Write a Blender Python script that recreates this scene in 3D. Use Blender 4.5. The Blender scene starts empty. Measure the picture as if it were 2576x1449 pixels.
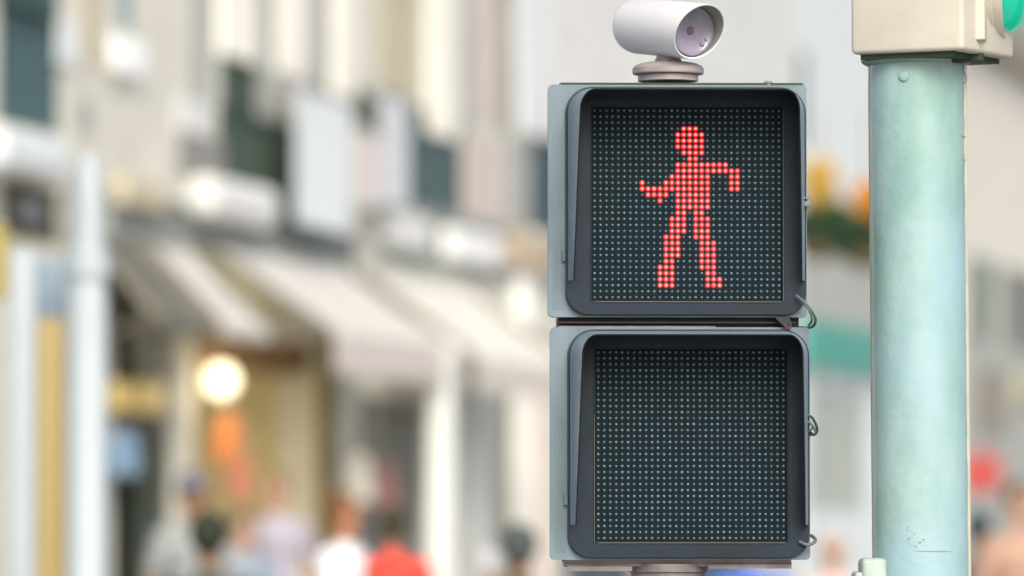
import bpy, bmesh, math, random
from mathutils import Vector, Matrix
random.seed(7)
S = bpy.context.scene
COL = S.collection
R = math.radians

# ------------------------------------------------------------------ camera, sky, sun, exposure
H_EYE = 1.5
W_PX, H_PX = 2575.0, 1449.0            # size in which the photograph was measured
FPX = 200.0/36.0*W_PX
PITCH = math.atan((1310-H_PX/2)/FPX)
cd = bpy.data.cameras.new("camera"); cam = bpy.data.objects.new("camera", cd); COL.objects.link(cam)
cam.location = (0, 0, H_EYE); cam.rotation_euler = (R(90)+PITCH, 0, 0)
cd.lens = 200; cd.sensor_width = 36; cd.clip_start = 0.1; cd.clip_end = 3000
cd.dof.use_dof = True; cd.dof.focus_distance = 8.66; cd.dof.aperture_fstop = 3.5
S.camera = cam
SUN_AZ = math.atan2(0.22, -0.975)        # from +Y towards +X
SUN_EL = R(38)
w = bpy.data.worlds.new("World"); S.world = w; w.use_nodes = True
nt = w.node_tree; bg = nt.nodes['Background']
sky = nt.nodes.new('ShaderNodeTexSky'); sky.sky_type = 'NISHITA'; sky.sun_disc = False
sky.sun_elevation = SUN_EL; sky.sun_rotation = SUN_AZ; sky.air_density = 0.6; sky.dust_density = 5.0; sky.ozone_density = 1.0
nt.links.new(sky.outputs[0], bg.inputs[0]); bg.inputs[1].default_value = 0.15
sd = bpy.data.lights.new("sun", 'SUN'); sd.energy = 0.9; sd.angle = R(30); sd.color = (0.985, 1.0, 0.88)
sun = bpy.data.objects.new("sun", sd); COL.objects.link(sun)
sdir = Vector((math.sin(SUN_AZ)*math.cos(SUN_EL), math.cos(SUN_AZ)*math.cos(SUN_EL), math.sin(SUN_EL)))
sun.rotation_euler = sdir.to_track_quat('Z', 'Y').to_euler(); sun.location = (5, 5, 20)
S.view_settings.view_transform = 'Standard'; S.view_settings.look = 'None'
S.view_settings.exposure = 0.5; S.view_settings.gamma = 1.0
try: S.view_settings.use_curve_mapping = False
except Exception: pass

# ------------------------------------------------------------------ helpers
def srgb(r, g, b):
    f = lambda c: ((c/255.0)/12.92 if c <= 10 else (((c/255.0)+0.055)/1.055)**2.4)
    return (f(r), f(g), f(b))

def at(px, py, Y):
    """point of the place seen at photograph position px,py and standing Y metres down the street"""
    dx = (px-W_PX/2)/FPX; dy = (H_PX/2-py)/FPX
    c, s = math.cos(PITCH), math.sin(PITCH)
    d = Vector((dx, c-dy*s, s+dy*c))
    return Vector((0, 0, H_EYE))+d*(Y/d.y)

MATS = {}
def mat(name, col, rough=0.6, metal=0.0, var=0.0, vscale=8.0, col2=None, bump=0.0, bscale=60.0, spec=0.5, emit=None, estr=0.0,
        alpha=None, trans=0.0, coat=0.0, c3=None, stretch=None, subsurf=0.0, ior=None):
    if name in MATS: return MATS[name]
    m = bpy.data.materials.new(name); m.use_nodes = True
    n = m.node_tree; p = n.nodes['Principled BSDF']
    p.inputs['Base Color'].default_value = (*col, 1); p.inputs['Roughness'].default_value = rough
    p.inputs['Metallic'].default_value = metal; p.inputs['Specular IOR Level'].default_value = spec
    p.inputs['Coat Weight'].default_value = coat
    if trans: p.inputs['Transmission Weight'].default_value = trans
    if ior: p.inputs['IOR'].default_value = ior
    tc = n.nodes.new('ShaderNodeTexCoord'); src = tc.outputs['Object']
    if stretch:
        mp = n.nodes.new('ShaderNodeMapping'); mp.inputs['Scale'].default_value = stretch
        n.links.new(src, mp.inputs[0]); src = mp.outputs[0]
    if var or col2:
        no = n.nodes.new('ShaderNodeTexNoise'); no.inputs['Scale'].default_value = vscale; no.inputs['Detail'].default_value = 6
        no.inputs['Roughness'].default_value = 0.6
        n.links.new(src, no.inputs['Vector'])
        cr = n.nodes.new('ShaderNodeValToRGB'); n.links.new(no.outputs['Fac'], cr.inputs[0])
        a = col; b = col2 or tuple(max(0, c*(1-var)) for c in col)
        cr.color_ramp.elements[0].position = 0.36; cr.color_ramp.elements[0].color = (*b, 1)
        cr.color_ramp.elements[1].position = 0.62; cr.color_ramp.elements[1].color = (*a, 1)
        out = cr.outputs[0]
        if c3:
            no2 = n.nodes.new('ShaderNodeTexNoise'); no2.inputs['Scale'].default_value = vscale*0.55; no2.inputs['Detail'].default_value = 4
            mp2 = n.nodes.new('ShaderNodeMapping'); mp2.inputs['Location'].default_value = (4.2, 1.7, 9.1)
            n.links.new(src, mp2.inputs[0]); n.links.new(mp2.outputs[0], no2.inputs['Vector'])
            cr2 = n.nodes.new('ShaderNodeValToRGB'); cr2.color_ramp.elements[0].position = 0.48; cr2.color_ramp.elements[1].position = 0.62
            n.links.new(no2.outputs['Fac'], cr2.inputs[0])
            mx = n.nodes.new('ShaderNodeMix'); mx.data_type = 'RGBA'
            n.links.new(cr2.outputs[0], mx.inputs[0]); n.links.new(out, mx.inputs[6]); mx.inputs[7].default_value = (*c3, 1)
            out = mx.outputs[2]
        n.links.new(out, p.inputs['Base Color'])
        mr = n.nodes.new('ShaderNodeMapRange'); mr.inputs['To Min'].default_value = min(1, rough+0.12); mr.inputs['To Max'].default_value = max(0.02, rough-0.1)
        n.links.new(no.outputs['Fac'], mr.inputs[0]); n.links.new(mr.outputs[0], p.inputs['Roughness'])
    if bump:
        nb = n.nodes.new('ShaderNodeTexNoise'); nb.inputs['Scale'].default_value = bscale; nb.inputs['Detail'].default_value = 5
        n.links.new(tc.outputs['Object'], nb.inputs['Vector'])
        bn = n.nodes.new('ShaderNodeBump'); bn.inputs['Strength'].default_value = bump; bn.inputs['Distance'].default_value = 0.01
        n.links.new(nb.outputs['Fac'], bn.inputs['Height']); n.links.new(bn.outputs[0], p.inputs['Normal'])
    if emit:
        p.inputs['Emission Color'].default_value = (*emit, 1); p.inputs['Emission Strength'].default_value = estr
    MATS[name] = m; return m

def tag(o, label=None, cat=None, group=None, kind=None):
    if label: o['label'] = label
    if cat: o['category'] = cat
    if group: o['group'] = group
    if kind: o['kind'] = kind
    return o

def empty(name, loc=(0, 0, 0), rz=0.0, **k):
    o = bpy.data.objects.new(name, None); COL.objects.link(o); o.location = loc; o.rotation_euler = (0, 0, rz)
    o.empty_display_size = 0.2
    return tag(o, **k)

def link(name, bm, m, parent=None, smooth=False, loc=None, ang=40):
    me = bpy.data.meshes.new(name)
    bmesh.ops.recalc_face_normals(bm, faces=bm.faces[:])
    bm.to_mesh(me); bm.free()
    ms = m if isinstance(m, (list, tuple)) else [m]
    for x in ms: me.materials.append(x)
    if smooth:
        for p in me.polygons: p.use_smooth = True
        try: me.set_sharp_from_angle(angle=R(ang))
        except Exception: pass
    o = bpy.data.objects.new(name, me); COL.objects.link(o)
    if parent is not None: o.parent = parent
    if loc is not None: o.location = loc
    return o

def box(bm, x0, x1, y0, y1, z0, z1, M=None, bev=0.0, seg=2, mi=0):
    r = bmesh.ops.create_cube(bm, size=1.0)
    vs = r['verts']
    T = Matrix.Translation(((x0+x1)/2, (y0+y1)/2, (z0+z1)/2)) @ Matrix.Diagonal((abs(x1-x0), abs(y1-y0), abs(z1-z0), 1))
    bmesh.ops.transform(bm, matrix=T, verts=vs)
    if bev:
        es = list({e for v in vs for e in v.link_edges})
        rr = bmesh.ops.bevel(bm, geom=es, offset=bev, segments=seg, affect='EDGES', profile=0.5)
        vs = list({v for f in rr['faces'] for v in f.verts} | {v for v in vs if v.is_valid})
    if M is not None: bmesh.ops.transform(bm, matrix=M, verts=vs)
    for f in {f for v in vs for f in v.link_faces}: f.material_index = mi
    return vs

def frame_from(d):
    d = d.normalized(); a = Vector((0, 0, 1)) if abs(d.z) < 0.9 else Vector((1, 0, 0))
    u = d.cross(a).normalized(); v = d.cross(u).normalized(); return u, v

def tube(bm, pts, r, n=10, cap=True, mi=0):
    pts = [Vector(p) for p in pts]; rs = r if isinstance(r, (list, tuple)) else [r]*len(pts)
    rings = []; u = v = None
    for i, p in enumerate(pts):
        d = (pts[min(i+1, len(pts)-1)]-pts[max(i-1, 0)])
        if d.length < 1e-9: d = Vector((0, 0, 1))
        d.normalize()
        if u is None: u, v = frame_from(d)
        else:
            u = (u-d*u.dot(d)).normalized(); v = d.cross(u)
        rings.append([bm.verts.new(p+(u*math.cos(2*math.pi*k/n)+v*math.sin(2*math.pi*k/n))*rs[i]) for k in range(n)])
    fs = []
    for a, b in zip(rings, rings[1:]):
        for k in range(n): fs.append(bm.faces.new((a[k], a[(k+1) % n], b[(k+1) % n], b[k])))
    if cap:
        fs.append(bm.faces.new(rings[0][::-1])); fs.append(bm.faces.new(rings[-1]))
    for f in fs: f.material_index = mi
    return [v for r_ in rings for v in r_]

def lathe(bm, prof, n=32, M=None, mi=0):
    """prof: list of (r,z) around z axis"""
    rings = []
    for r, z in prof:
        rings.append([bm.verts.new((max(r, 1e-5)*math.cos(2*math.pi*k/n), max(r, 1e-5)*math.sin(2*math.pi*k/n), z)) for k in range(n)])
    for a, b in zip(rings, rings[1:]):
        for k in range(n): bm.faces.new((a[k], a[(k+1) % n], b[(k+1) % n], b[k])).material_index = mi
    vs = [v for r_ in rings for v in r_]
    if M is not None: bmesh.ops.transform(bm, matrix=M, verts=vs)
    return vs

def ball(bm, c, r, su=16, sv=10, rot=None, mi=0):
    rr = bmesh.ops.create_uvsphere(bm, u_segments=su, v_segments=sv, radius=1.0)
    rx = r if isinstance(r, (tuple, list)) else (r, r, r)
    M = Matrix.Translation(c) @ (rot or Matrix.Identity(4)) @ Matrix.Diagonal((*rx, 1))
    bmesh.ops.transform(bm, matrix=M, verts=rr['verts'])
    for f in {f for v in rr['verts'] for f in v.link_faces}: f.material_index = mi
    return rr['verts']

def rrect(x0, x1, z0, z1, r, seg=8, rb=None):
    """rounded rectangle outline, counter-clockwise, as (x,z)"""
    rb = r if rb is None else rb
    pts = []
    for cx, cz, a0, rr in ((x1-r, z1-r, 0, r), (x0+r, z1-r, 90, r), (x0+rb, z0+rb, 180, rb), (x1-rb, z0+rb, 270, rb)):
        for k in range(seg+1):
            a = R(a0+90*k/seg); pts.append((cx+rr*math.cos(a), cz+rr*math.sin(a)))
    return pts

def extrude_outline(bm, pts, y0, y1, mi=0):
    a = [bm.verts.new((x, y0, z)) for x, z in pts]; b = [bm.verts.new((x, y1, z)) for x, z in pts]
    n = len(pts)
    fs = [bm.faces.new((a[k], a[(k+1) % n], b[(k+1) % n], b[k])) for k in range(n)]
    fs += [bm.faces.new(a[::-1]), bm.faces.new(b)]
    for f in fs: f.material_index = mi

def ring_plate(bm, outer, inner, y0, y1):
    n = len(outer); V = lambda pts, y: [bm.verts.new((x, y, z)) for x, z in pts]
    ao, ai, bo, bi = V(outer, y0), V(inner, y0), V(outer, y1), V(inner, y1)
    for k in range(n):
        j = (k+1) % n
        bm.faces.new((ao[k], ao[j], ai[j], ai[k])); bm.faces.new((bo[k], bi[k], bi[j], bo[j]))
        bm.faces.new((ao[k], bo[k], bo[j], ao[j])); bm.faces.new((ai[k], ai[j], bi[j], bi[k]))

# ------------------------------------------------------------------ materials
M_house = mat('grey_signal_plastic', (0.165, 0.235, 0.275), 0.5, var=0.25, vscale=14, bump=0.06, bscale=260, stretch=(1.5, 1.5, 0.35))
M_visor = mat('grey_visor_plastic', (0.20, 0.285, 0.345), 0.45, var=0.12, vscale=12, bump=0.04, bscale=200)
M_black = mat('matt_black_inside', (0.010, 0.013, 0.012), 0.8, spec=0.2)
M_bezel = mat('dark_slate_bezel', (0.0095, 0.022, 0.036), 0.5, spec=0.3, var=0.25, vscale=10, bump=0.05, bscale=150)
M_board = mat('display_board', (0.0032, 0.0115, 0.0165), 0.7, spec=0.15)
M_gasket = mat('pale_gasket', (0.11, 0.11, 0.085), 0.7)
M_led = mat('clear_led', (0.165, 0.26, 0.30), 0.25, spec=0.6, var=0.5, vscale=110)
M_ledsoft = mat('red_led_rim', (0.2, 0.005, 0.01), 0.3, emit=(1.0, 0.012, 0.016), estr=0.95)
M_ledhalo = mat('red_lit_board', (0.05, 0.004, 0.006), 0.5, emit=(1.0, 0.01, 0.012), estr=0.30)
M_ledcore = mat('red_led_core', (0.5, 0.02, 0.02), 0.3, emit=(1.0, 0.20, 0.16), estr=2.6)
M_rail = mat('dark_steel_rail', (0.018, 0.016, 0.018), 0.6, var=0.4, vscale=30)
M_brack = mat('taupe_bracket_steel', (0.20, 0.18, 0.18), 0.5, var=0.35, vscale=25, bump=0.1)
M_wire = mat('pale_green_wire', (0.11, 0.135, 0.12), 0.5)
M_dwire = mat('dark_wire', (0.05, 0.06, 0.06), 0.5)
M_cam = mat('white_detector_paint', (0.76, 0.77, 0.76), 0.35, var=0.05, vscale=12, bump=0.02, bscale=200)
M_camin = mat('grey_green_hood_lining', (0.22, 0.235, 0.19), 0.6)
M_cambase = mat('beige_plastic_flange', (0.36, 0.32, 0.305), 0.42, var=0.2, vscale=18, bump=0.03)
M_lens = mat('lavender_reflector', (0.27, 0.25, 0.34), 0.32, var=0.28, vscale=22, coat=0.6)
M_pupil = mat('brown_pupil', (0.13, 0.085, 0.10), 0.5)
M_pole = mat('turquoise_pole_paint', (0.35, 0.51, 0.50), 0.5, col2=(0.20, 0.37, 0.33), vscale=4.6, c3=(0.30, 0.47, 0.54), bump=0.16, bscale=45, stretch=(1.7, 1.7, 0.8), coat=0.35)
M_collar = mat('green_collar_paint', (0.30, 0.42, 0.34), 0.5, var=0.3, vscale=14)
M_beige = mat('beige_light_housing', (0.63, 0.605, 0.51), 0.5, var=0.12, vscale=7, bump=0.03, bscale=40)
M_dkgreen = mat('dark_green_bracket', (0.018, 0.042, 0.016), 0.6)
M_greenlens = mat('green_lens', (0.0, 0.35, 0.22), 0.2, emit=(0.0, 0.75, 0.45), estr=0.30, coat=0.6)
M_amberlens = mat('amber_lens', (0.35, 0.16, 0.01), 0.2, coat=0.6)
M_redlens = mat('red_lens', (0.25, 0.01, 0.01), 0.2, coat=0.6)
M_redplug = mat('red_wire', (0.22, 0.02, 0.02), 0.5)
M_rust = mat('rust_stain', (0.26, 0.30, 0.22), 0.8)

# ------------------------------------------------------------------ ground
def pavement_material():
    m = bpy.data.materials.new('pale_stone_setts'); m.use_nodes = True; n = m.node_tree; p = n.nodes['Principled BSDF']
    tc = n.nodes.new('ShaderNodeTexCoord'); vo = n.nodes.new('ShaderNodeTexVoronoi'); vo.inputs['Scale'].default_value = 11
    n.links.new(tc.outputs['Object'], vo.inputs['Vector'])
    cr = n.nodes.new('ShaderNodeValToRGB'); cr.color_ramp.elements[0].color = (0.42, 0.40, 0.36, 1); cr.color_ramp.elements[1].color = (0.16, 0.15, 0.14, 1)
    cr.color_ramp.elements[0].position = 0.45; cr.color_ramp.elements[1].position = 0.75
    n.links.new(vo.outputs['Distance'], cr.inputs[0]); n.links.new(cr.outputs[0], p.inputs['Base Color']); p.inputs['Roughness'].default_value = 0.7
    return m
def sheet(name, x0, x1, y0, y1, z, m, **k):
    bm = bmesh.new(); vs = [bm.verts.new(c) for c in ((x0, y0, z), (x1, y0, z), (x1, y1, z), (x0, y1, z))]; bm.faces.new(vs)
    o = link(name, bm, m); return tag(o, kind='structure')
sheet('ground', -600, 600, -300, 1500, -0.15, mat('grey_ground', (0.16, 0.155, 0.145), 0.85, var=0.3, vscale=0.4))
bm = bmesh.new(); box(bm, -40, 60, 14, 200, -0.6, 0.0)
tag(link('pavement', bm, pavement_material()), kind='structure')
bm = bmesh.new(); box(bm, -40, 60, 13.8, 14.0, -0.6, 0.004)
tag(link('kerb', bm, mat('kerb_stone', (0.34, 0.33, 0.31), 0.8, var=0.2, vscale=3)), kind='structure')
sheet('road', -40, 60, 9.9, 13.79, -0.14, mat('asphalt', (0.05, 0.05, 0.052), 0.9, var=0.3, vscale=6, bump=0.3))
bm = bmesh.new(); box(bm, -40, 60, -20, 9.9, -0.6, -0.004)
tag(link('pavement', bm, MATS.get('x') or bpy.data.materials['pale_stone_setts']), kind='structure')

# ------------------------------------------------------------------ pedestrian signal
SY = 8.70                      # its distance down the street
PPM = FPX/SY*0.9985            # photograph pixels per metre there
YAW = R(1.6)                   # the head looks a little to the right of the camera
SCX = 1706.0
base = at(SCX, 1310, SY)
sig = empty('pedestrian_signal', (base.x, base.y, 0), 0, label='grey two-lens pedestrian signal showing a red dotted walking figure above a dark unlit panel', cat='pedestrian signal')
head = Matrix.Rotation(YAW, 4, 'Z')
CY = math.cos(YAW)
def lx(px): return (px-SCX)/PPM/CY
def lz(py): return H_EYE+(1310-py)/PPM
def hl(name, bm, m, parent=None, smooth=True, ang=35):
    bmesh.ops.transform(bm, matrix=head, verts=bm.verts[:])
    return link(name, bm, m, parent or sig, smooth, ang=ang)

FIG = {3: [(15, 17)], 4: [(14, 18)], 5: [(14, 18)], 6: [(14, 18)], 7: [(15, 18)], 8: [(16, 17)], 9: [(14, 22)], 10: [(14, 24)],
       11: [(13, 19), (23, 24)], 12: [(8, 8), (12, 19), (23, 24)], 13: [(8, 19), (23, 24)], 14: [(9, 12), (14, 19)], 15: [(11, 11), (14, 19)],
       16: [(14, 19)], 17: [(14, 15), (17, 18)], 18: [(13, 15), (17, 19)], 19: [(13, 15), (17, 19)], 20: [(13, 15), (17, 19)],
       21: [(12, 14), (17, 19)], 22: [(12, 14), (18, 20)], 23: [(12, 14), (18, 20)], 24: [(12, 14), (18, 20)], 25: [(12, 13), (18, 20)],
       26: [(11, 13), (18, 20)], 27: [(11, 13), (19, 20)], 28: [(11, 13), (19, 21)], 29: [(11, 13), (19, 21)]}

def dome(bm, x, y, z, r, n=8, h=None, mi=0):
    h = h or r*0.8
    rings = []
    for rr, d in ((r, 0), (r*0.85, h*0.5), (r*0.45, h*0.88)):
        rings.append([bm.verts.new((x+rr*math.cos(2*math.pi*k/n), y-d, z+rr*math.sin(2*math.pi*k/n))) for k in range(n)])
    t = bm.verts.new((x, y-h, z))
    for a, b in zip(rings, rings[1:]):
        for k in range(n): bm.faces.new((a[k], a[(k+1) % n], b[(k+1) % n], b[k])).material_index = mi
    for k in range(n): bm.faces.new((rings[-1][k], rings[-1][(k+1) % n], t)).material_index = mi

def unit(x0, x1, yt, yb, dx0, dx1, dyt, dyb, vend, lit, tilt=0.0):
    """one section: plate edges, display edges (photo px), vend = where the visor sides stop"""
    X0, X1, ZT, ZB = lx(x0), lx(x1), lz(yt), lz(yb)
    # housing: rear shell, front plate with rolled edge, hinge lip
    bm = bmesh.new()
    box(bm, X0+0.028, X1-0.030, 0.020, 0.135, ZB+0.012, ZT-0.010, bev=0.012)
    extrude_outline(bm, rrect(X0, X1, ZB, ZT, 0.007, 4), 0.0, 0.022)
    # raised ribs on the hinge flange
    for k in range(5):
        box(bm, X0+0.007+k*0.0035, X0+0.0085+k*0.0035, -0.0012, 0.002, ZB+0.012, ZB+0.012+0.30*(ZT-ZB))
    hs = hl('housing', bm, M_house)
    # door outline
    DX0, DX1, DT, DB = lx(x0+46), X1-0.002, ZT-0.005, ZB+0.004
    bm = bmesh.new()
    outer = rrect(DX0, DX1, DB, DT, 0.040, 10, 0.034); inner = rrect(lx(dx0)-0.003, lx(dx1)+0.003, lz(dyb)-0.003, lz(dyt)+0.003, 0.003, 10)
    ring_plate(bm, outer, inner, -0.012, 0.004)
    dr = hl('door_frame', bm, M_bezel)
    # dark rolled seam around the door on the plate
    bm = bmesh.new(); ring_plate(bm, rrect(DX0-0.0022, DX1+0.001, DB-0.002, DT+0.002, 0.0415, 10, 0.0355), rrect(DX0+0.0005, DX1-0.0005, DB+0.0005, DT-0.0005, 0.0395, 10, 0.0335), -0.003, 0.001)
    hl('seam', bm, M_dwire, dr)
    # visor: inverted U, deep on top, shallower at the foot, sides cut slantwise
    bm = bmesh.new()
    seg = 12; r = 0.038; path = []
    VZ = lz(vend)
    ox0, ox1, ot = DX0+0.001, DX1-0.001, DT-0.001
    nside = 10
    for k in range(nside): path.append((ox0, VZ+(ot-r-VZ)*k/nside))
    for k in range(seg+1):
        a = R(180-90*k/seg); path.append((ox0+r+r*math.cos(a), ot-r+r*math.sin(a)))
    for k in range(1, 12): path.append((ox0+r+(ox1-ox0-2*r)*k/12, ot))
    for k in range(seg+1):
        a = R(90-90*k/seg); path.append((ox1-r+r*math.cos(a), ot-r+r*math.sin(a)))
    for k in range(1, nside+1): path.append((ox1, ot-r-(ot-r-VZ)*k/nside))
    th = 0.0022
    def inn(i):
        a = Vector(path[max(i-1, 0)]); b = Vector(path[min(i+1, len(path)-1)]); d = (b-a).normalized()
        return Vector((path[i][0]+d.y*th, path[i][1]-d.x*th))
    rows = []
    for i, (x, z) in enumerate(path):
        t = min(1, max(0, (z-VZ)/(ot-VZ)))
        dep = 0.048+0.070*(t**0.85)
        q = inn(i); nv = Vector((x, z))-q; nv.normalize()
        ix, iz = -nv.x*(0.0075+0.009*t), -nv.y*0.0085
        rows.append([bm.verts.new((x, -0.006, z)), bm.verts.new((x+ix, -dep, z+iz)), bm.verts.new((q.x+ix, -dep+0.001, q.y+iz)), bm.verts.new((q.x, -0.006, q.y))])
    for a, b in zip(rows, rows[1:]):
        for k in range(4):
            f = bm.faces.new((a[k], a[(k+1) % 4], b[(k+1) % 4], b[k]))
            f.material_index = 1 if k in (1, 2) else 0
    bm.faces.new(rows[0]); bm.faces.new(rows[-1][::-1])
    hl('visor', bm, [M_visor, M_black], ang=30)
    # little hinge lug at the flange
    bm = bmesh.new(); zl = VZ+0.038
    tube(bm, [(DX0-0.004, -0.004, zl-0.008), (DX0-0.004, -0.004, zl+0.008)], 0.0035, 8)
    hl('hinge_pin', bm, M_house)
    # bezel inner reveal + display
    A, B, T, Bo = lx(dx0), lx(dx1), lz(dyt), lz(dyb)
    bm = bmesh.new(); ring_plate(bm, rrect(A-0.0025, B+0.0025, Bo-0.0025, T+0.0025, 0.003, 4), rrect(A-0.0008, B+0.0008, Bo-0.0008, T+0.0008, 0.0015, 4), -0.0128, -0.006)
    # only bottom and one side of the gasket still show pale: tint by position through two parts
    hl('gasket', bm, M_bezel)
    bm = bmesh.new()
    box(bm, A+0.004, B-0.002, -0.0139, -0.0129, Bo-0.0030, Bo-0.0018)
    if lit: box(bm, B+0.0010, B+0.0020, -0.0139, -0.0129, Bo-0.002, T-0.003)
    else: box(bm, A-0.0022, A-0.0013, -0.0139, -0.0129, Bo-0.002, T-0.10)
    hl('sealant_line', bm, M_gasket)
    bm = bmesh.new(); box(bm, A-0.003, B+0.003, -0.0045, 0.003, Bo-0.003, T+0.003)
    pan = hl('display_panel', bm, M_board, smooth=False)
    if not lit: pan['label'] = 'unlit lower dot-matrix panel'
    else: pan['label'] = 'upper dot-matrix panel with the red figure lit'
    n = 32; m_ = 0.0045
    px_ = (B-A-2*m_)/(n-1); pz_ = (T-Bo-2*m_)/(n-1)
    bmu, bms = bmesh.new(), bmesh.new()
    for rI in range(n):
        for c in range(n):
            on = lit and any(a <= c <= b for a, b in FIG.get(rI, []))
            x = A+m_+c*px_; z = T-m_-rI*pz_
            if on:
                dome(bms, x, -0.0045, z, px_*0.485, 12, 0.0005, mi=2); dome(bms, x, -0.0049, z, px_*0.37, 12, 0.0010, mi=1); dome(bms, x, -0.0056, z, px_*random.uniform(0.16, 0.21), 10, 0.0018, mi=0)
            else:
                j = random.uniform(-0.00012, 0.00012)
                dome(bmu, x+j, -0.0045, z-j, px_*random.uniform(0.215, 0.25), 8, 0.0022)
    hl('unlit_diodes', bmu, M_led, pan)
    if lit:
        f = hl('red_figure', bms, [M_ledcore, M_ledsoft, M_ledhalo], pan); f['label'] = 'glowing red walking figure made of dots'
    else: bms.free()
unit(1379, 2030, 214, 799, 1488, 1967, 272, 757, 708, True)
unit(1384, 2037, 824, 1408, 1497, 1977, 880, 1361, 1320, False)

# lid on top, rails between, bracket below, mast
bm = bmesh.new()
box(bm, lx(1408), lx(2026), 0.010, 0.13, lz(214), lz(207), bev=0.0015); hl('top_lid', bm, M_house)
bm = bmesh.new(); box(bm, lx(1412), lx(2020), 0.004, 0.010, lz(213.5), lz(208)); hl('lid_seam', bm, M_dkgreen, smooth=False)
bm = bmesh.new(); lathe(bm, [(0.0, 0.007), (0.006, 0.006), (0.009, 0.0)], 12, Matrix.Translation((lx(1935), 0.012, lz(213)))); hl('lid_knob', bm, M_house)
bm = bmesh.new()
box(bm, lx(1406), lx(2012), 0.020, 0.12, lz(826), lz(797)); box(bm, lx(1408), lx(2000), 0.004, 0.022, lz(814), lz(810))
hl('joint_rail', bm, M_rail, smooth=False)
bm = bmesh.new(); box(bm, lx(1407), lx(1800), 0.000, 0.004, lz(824), lz(821)); hl('joint_strip', bm, M_brack, smooth=False)
bm = bmesh.new()
box(bm, lx(1422), lx(1992), 0.012, 0.11, lz(1426), lz(1410), bev=0.002)
box(bm, lx(1414), lx(1990), 0.006, 0.014, lz(1414), lz(1408)); box(bm, lx(1428), lx(1590), 0.004, 0.012, lz(1436), lz(1424)); box(bm, lx(1782), lx(1990), 0.006, 0.012, lz(1430), lz(1420))
hl('mounting_bracket', bm, M_brack, smooth=False)
bm = bmesh.new()
lathe(bm, [(0.0, lz(1418)), (0.0605, lz(1418)), (0.0605, lz(1438)), (0.057, lz(1440)), (0.057, 0.10), (0.075, 0.09), (0.11, 0.02), (0.11, 0.0)], 40,
      Matrix.Translation((lx(1684), 0.055, 0)))
hl('mast', bm, M_brack)
# latches, wire loops and a torn plastic flap on the right-hand edge
bm = bmesh.new(); box(bm, lx(2012), lx(2036), -0.020, 0.0, lz(521), lz(508), bev=0.001); box(bm, lx(2016), lx(2033), -0.024, -0.004, lz(503), lz(498)); hl('latch', bm, M_house)
bm = bmesh.new()
for yy in (1108, 1128): box(bm, lx(2022), lx(2033), -0.010, 0.001, lz(yy+9), lz(yy), bev=0.001)
hl('latch', bm, M_dwire)
def wire(pts, r, m):
    P = [Vector((lx(x), d, lz(y))) for x, y, d in pts]; out = []
    for i in range(len(P)-1):
        p0, p1, p2, p3 = P[max(i-1, 0)], P[i], P[i+1], P[min(i+2, len(P)-1)]
        for k in range(6):
            t = k/6; out.append(0.5*((2*p1)+(-p0+p2)*t+(2*p0-5*p1+4*p2-p3)*t*t+(-p0+3*p1-3*p2+p3)*t**3))
    out.append(P[-1]); b = bmesh.new(); tube(b, out, r, 8); hl('tie_wire', b, m)
wire([(2000, 745, -.02), (2022, 765, -.03), (2046, 796, -.02), (2050, 815, 0), (2036, 824, .02), (1990, 820, .03)], 0.0022, M_wire)
wire([(2004, 752, -.02), (2028, 778, -.03), (2040, 805, -.02), (2034, 820, 0.0)], 0.0018, M_wire)
wire([(2018, 1040, -.02), (2040, 1052, -.02), (2054, 1080, -.01), (2046, 1094, 0.0), (2030, 1080, .0)], 0.0022, M_dwire)
wire([(2020, 1060, -.02), (2036, 1066, -.02), (2050, 1090, -.01), (2030, 1096, 0.0)], 0.0018, M_wire)
wire([(2022, 1052, -.02), (2030, 1085, -.02), (2042, 1072, -.01), (2024, 1048, 0.0)], 0.0015, M_dwire)
wire([(2008, 1362, -.015), (2028, 1370, -.02), (2048, 1362, -.01), (2046, 1350, 0.01), (2030, 1344, .02)], 0.0026, M_wire)
bm = bmesh.new()
P = [(1946, 797, -.004), (1984, 797, -.004), (1992, 818, -.004), (1986, 832, -.006), (1976, 828, -.006)]
a = [bm.verts.new((lx(x), d-.004, lz(y))) for x, y, d in P]; b = [bm.verts.new((lx(x), d-.002, lz(y))) for x, y, d in P]
bm.faces.new(a); bm.faces.new(b[::-1])
for k in range(5): bm.faces.new((a[k], a[(k+1) % 5], b[(k+1) % 5], b[k]))
hl('torn_flap', bm, M_bezel, smooth=False)
bm = bmesh.new(); tube(bm, [(lx(1970), -.010, lz(816)), (lx(1980), -.009, lz(828))], 0.0013, 8); hl('lead', bm, M_redplug)

# ------------------------------------------------------------------ detector on the signal
c0 = at(1680, 205, SY)
DYb = SY+0.05
cz = lambda py: H_EYE+(1310-py)*DYb/FPX*1.001
cx0 = at(1680, 200, DYb).x
det = empty('vehicle_detector', (cx0, DYb, cz(204.5)), 0, label='white tubular detector camera on a round beige flange atop the pedestrian signal', cat='detector camera')
s = DYb/FPX
def dz(py): return (204.5-py)*s
bm = bmesh.new()
lathe(bm, [(0, -0.0), (76*s, -0.0), (76*s, dz(190)), (72*s, dz(188)), (88*s, dz(187)), (90*s, dz(184)), (90*s, dz(172)), (85*s, dz(166)), (72*s, dz(160)), (46*s, dz(155.5)), (33*s, dz(154)), (0, dz(154))], 48)
fl = link('flange', bm, M_cambase, det, True, ang=30)
bm = bmesh.new()
lathe(bm, [(31*s, dz(156)), (31*s, dz(146)), (29*s, dz(143)), (26*s, dz(120)), (0, dz(120))], 32)
for k in range(6):
    a = k*math.pi/3; box(bm, 30*s*math.cos(a)-.002, 30*s*math.cos(a)+.002, 30*s*math.sin(a)-.002, 30*s*math.sin(a)+.002, dz(155), dz(148))
link('neck', bm, M_cambase, det, True, ang=30)
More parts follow.
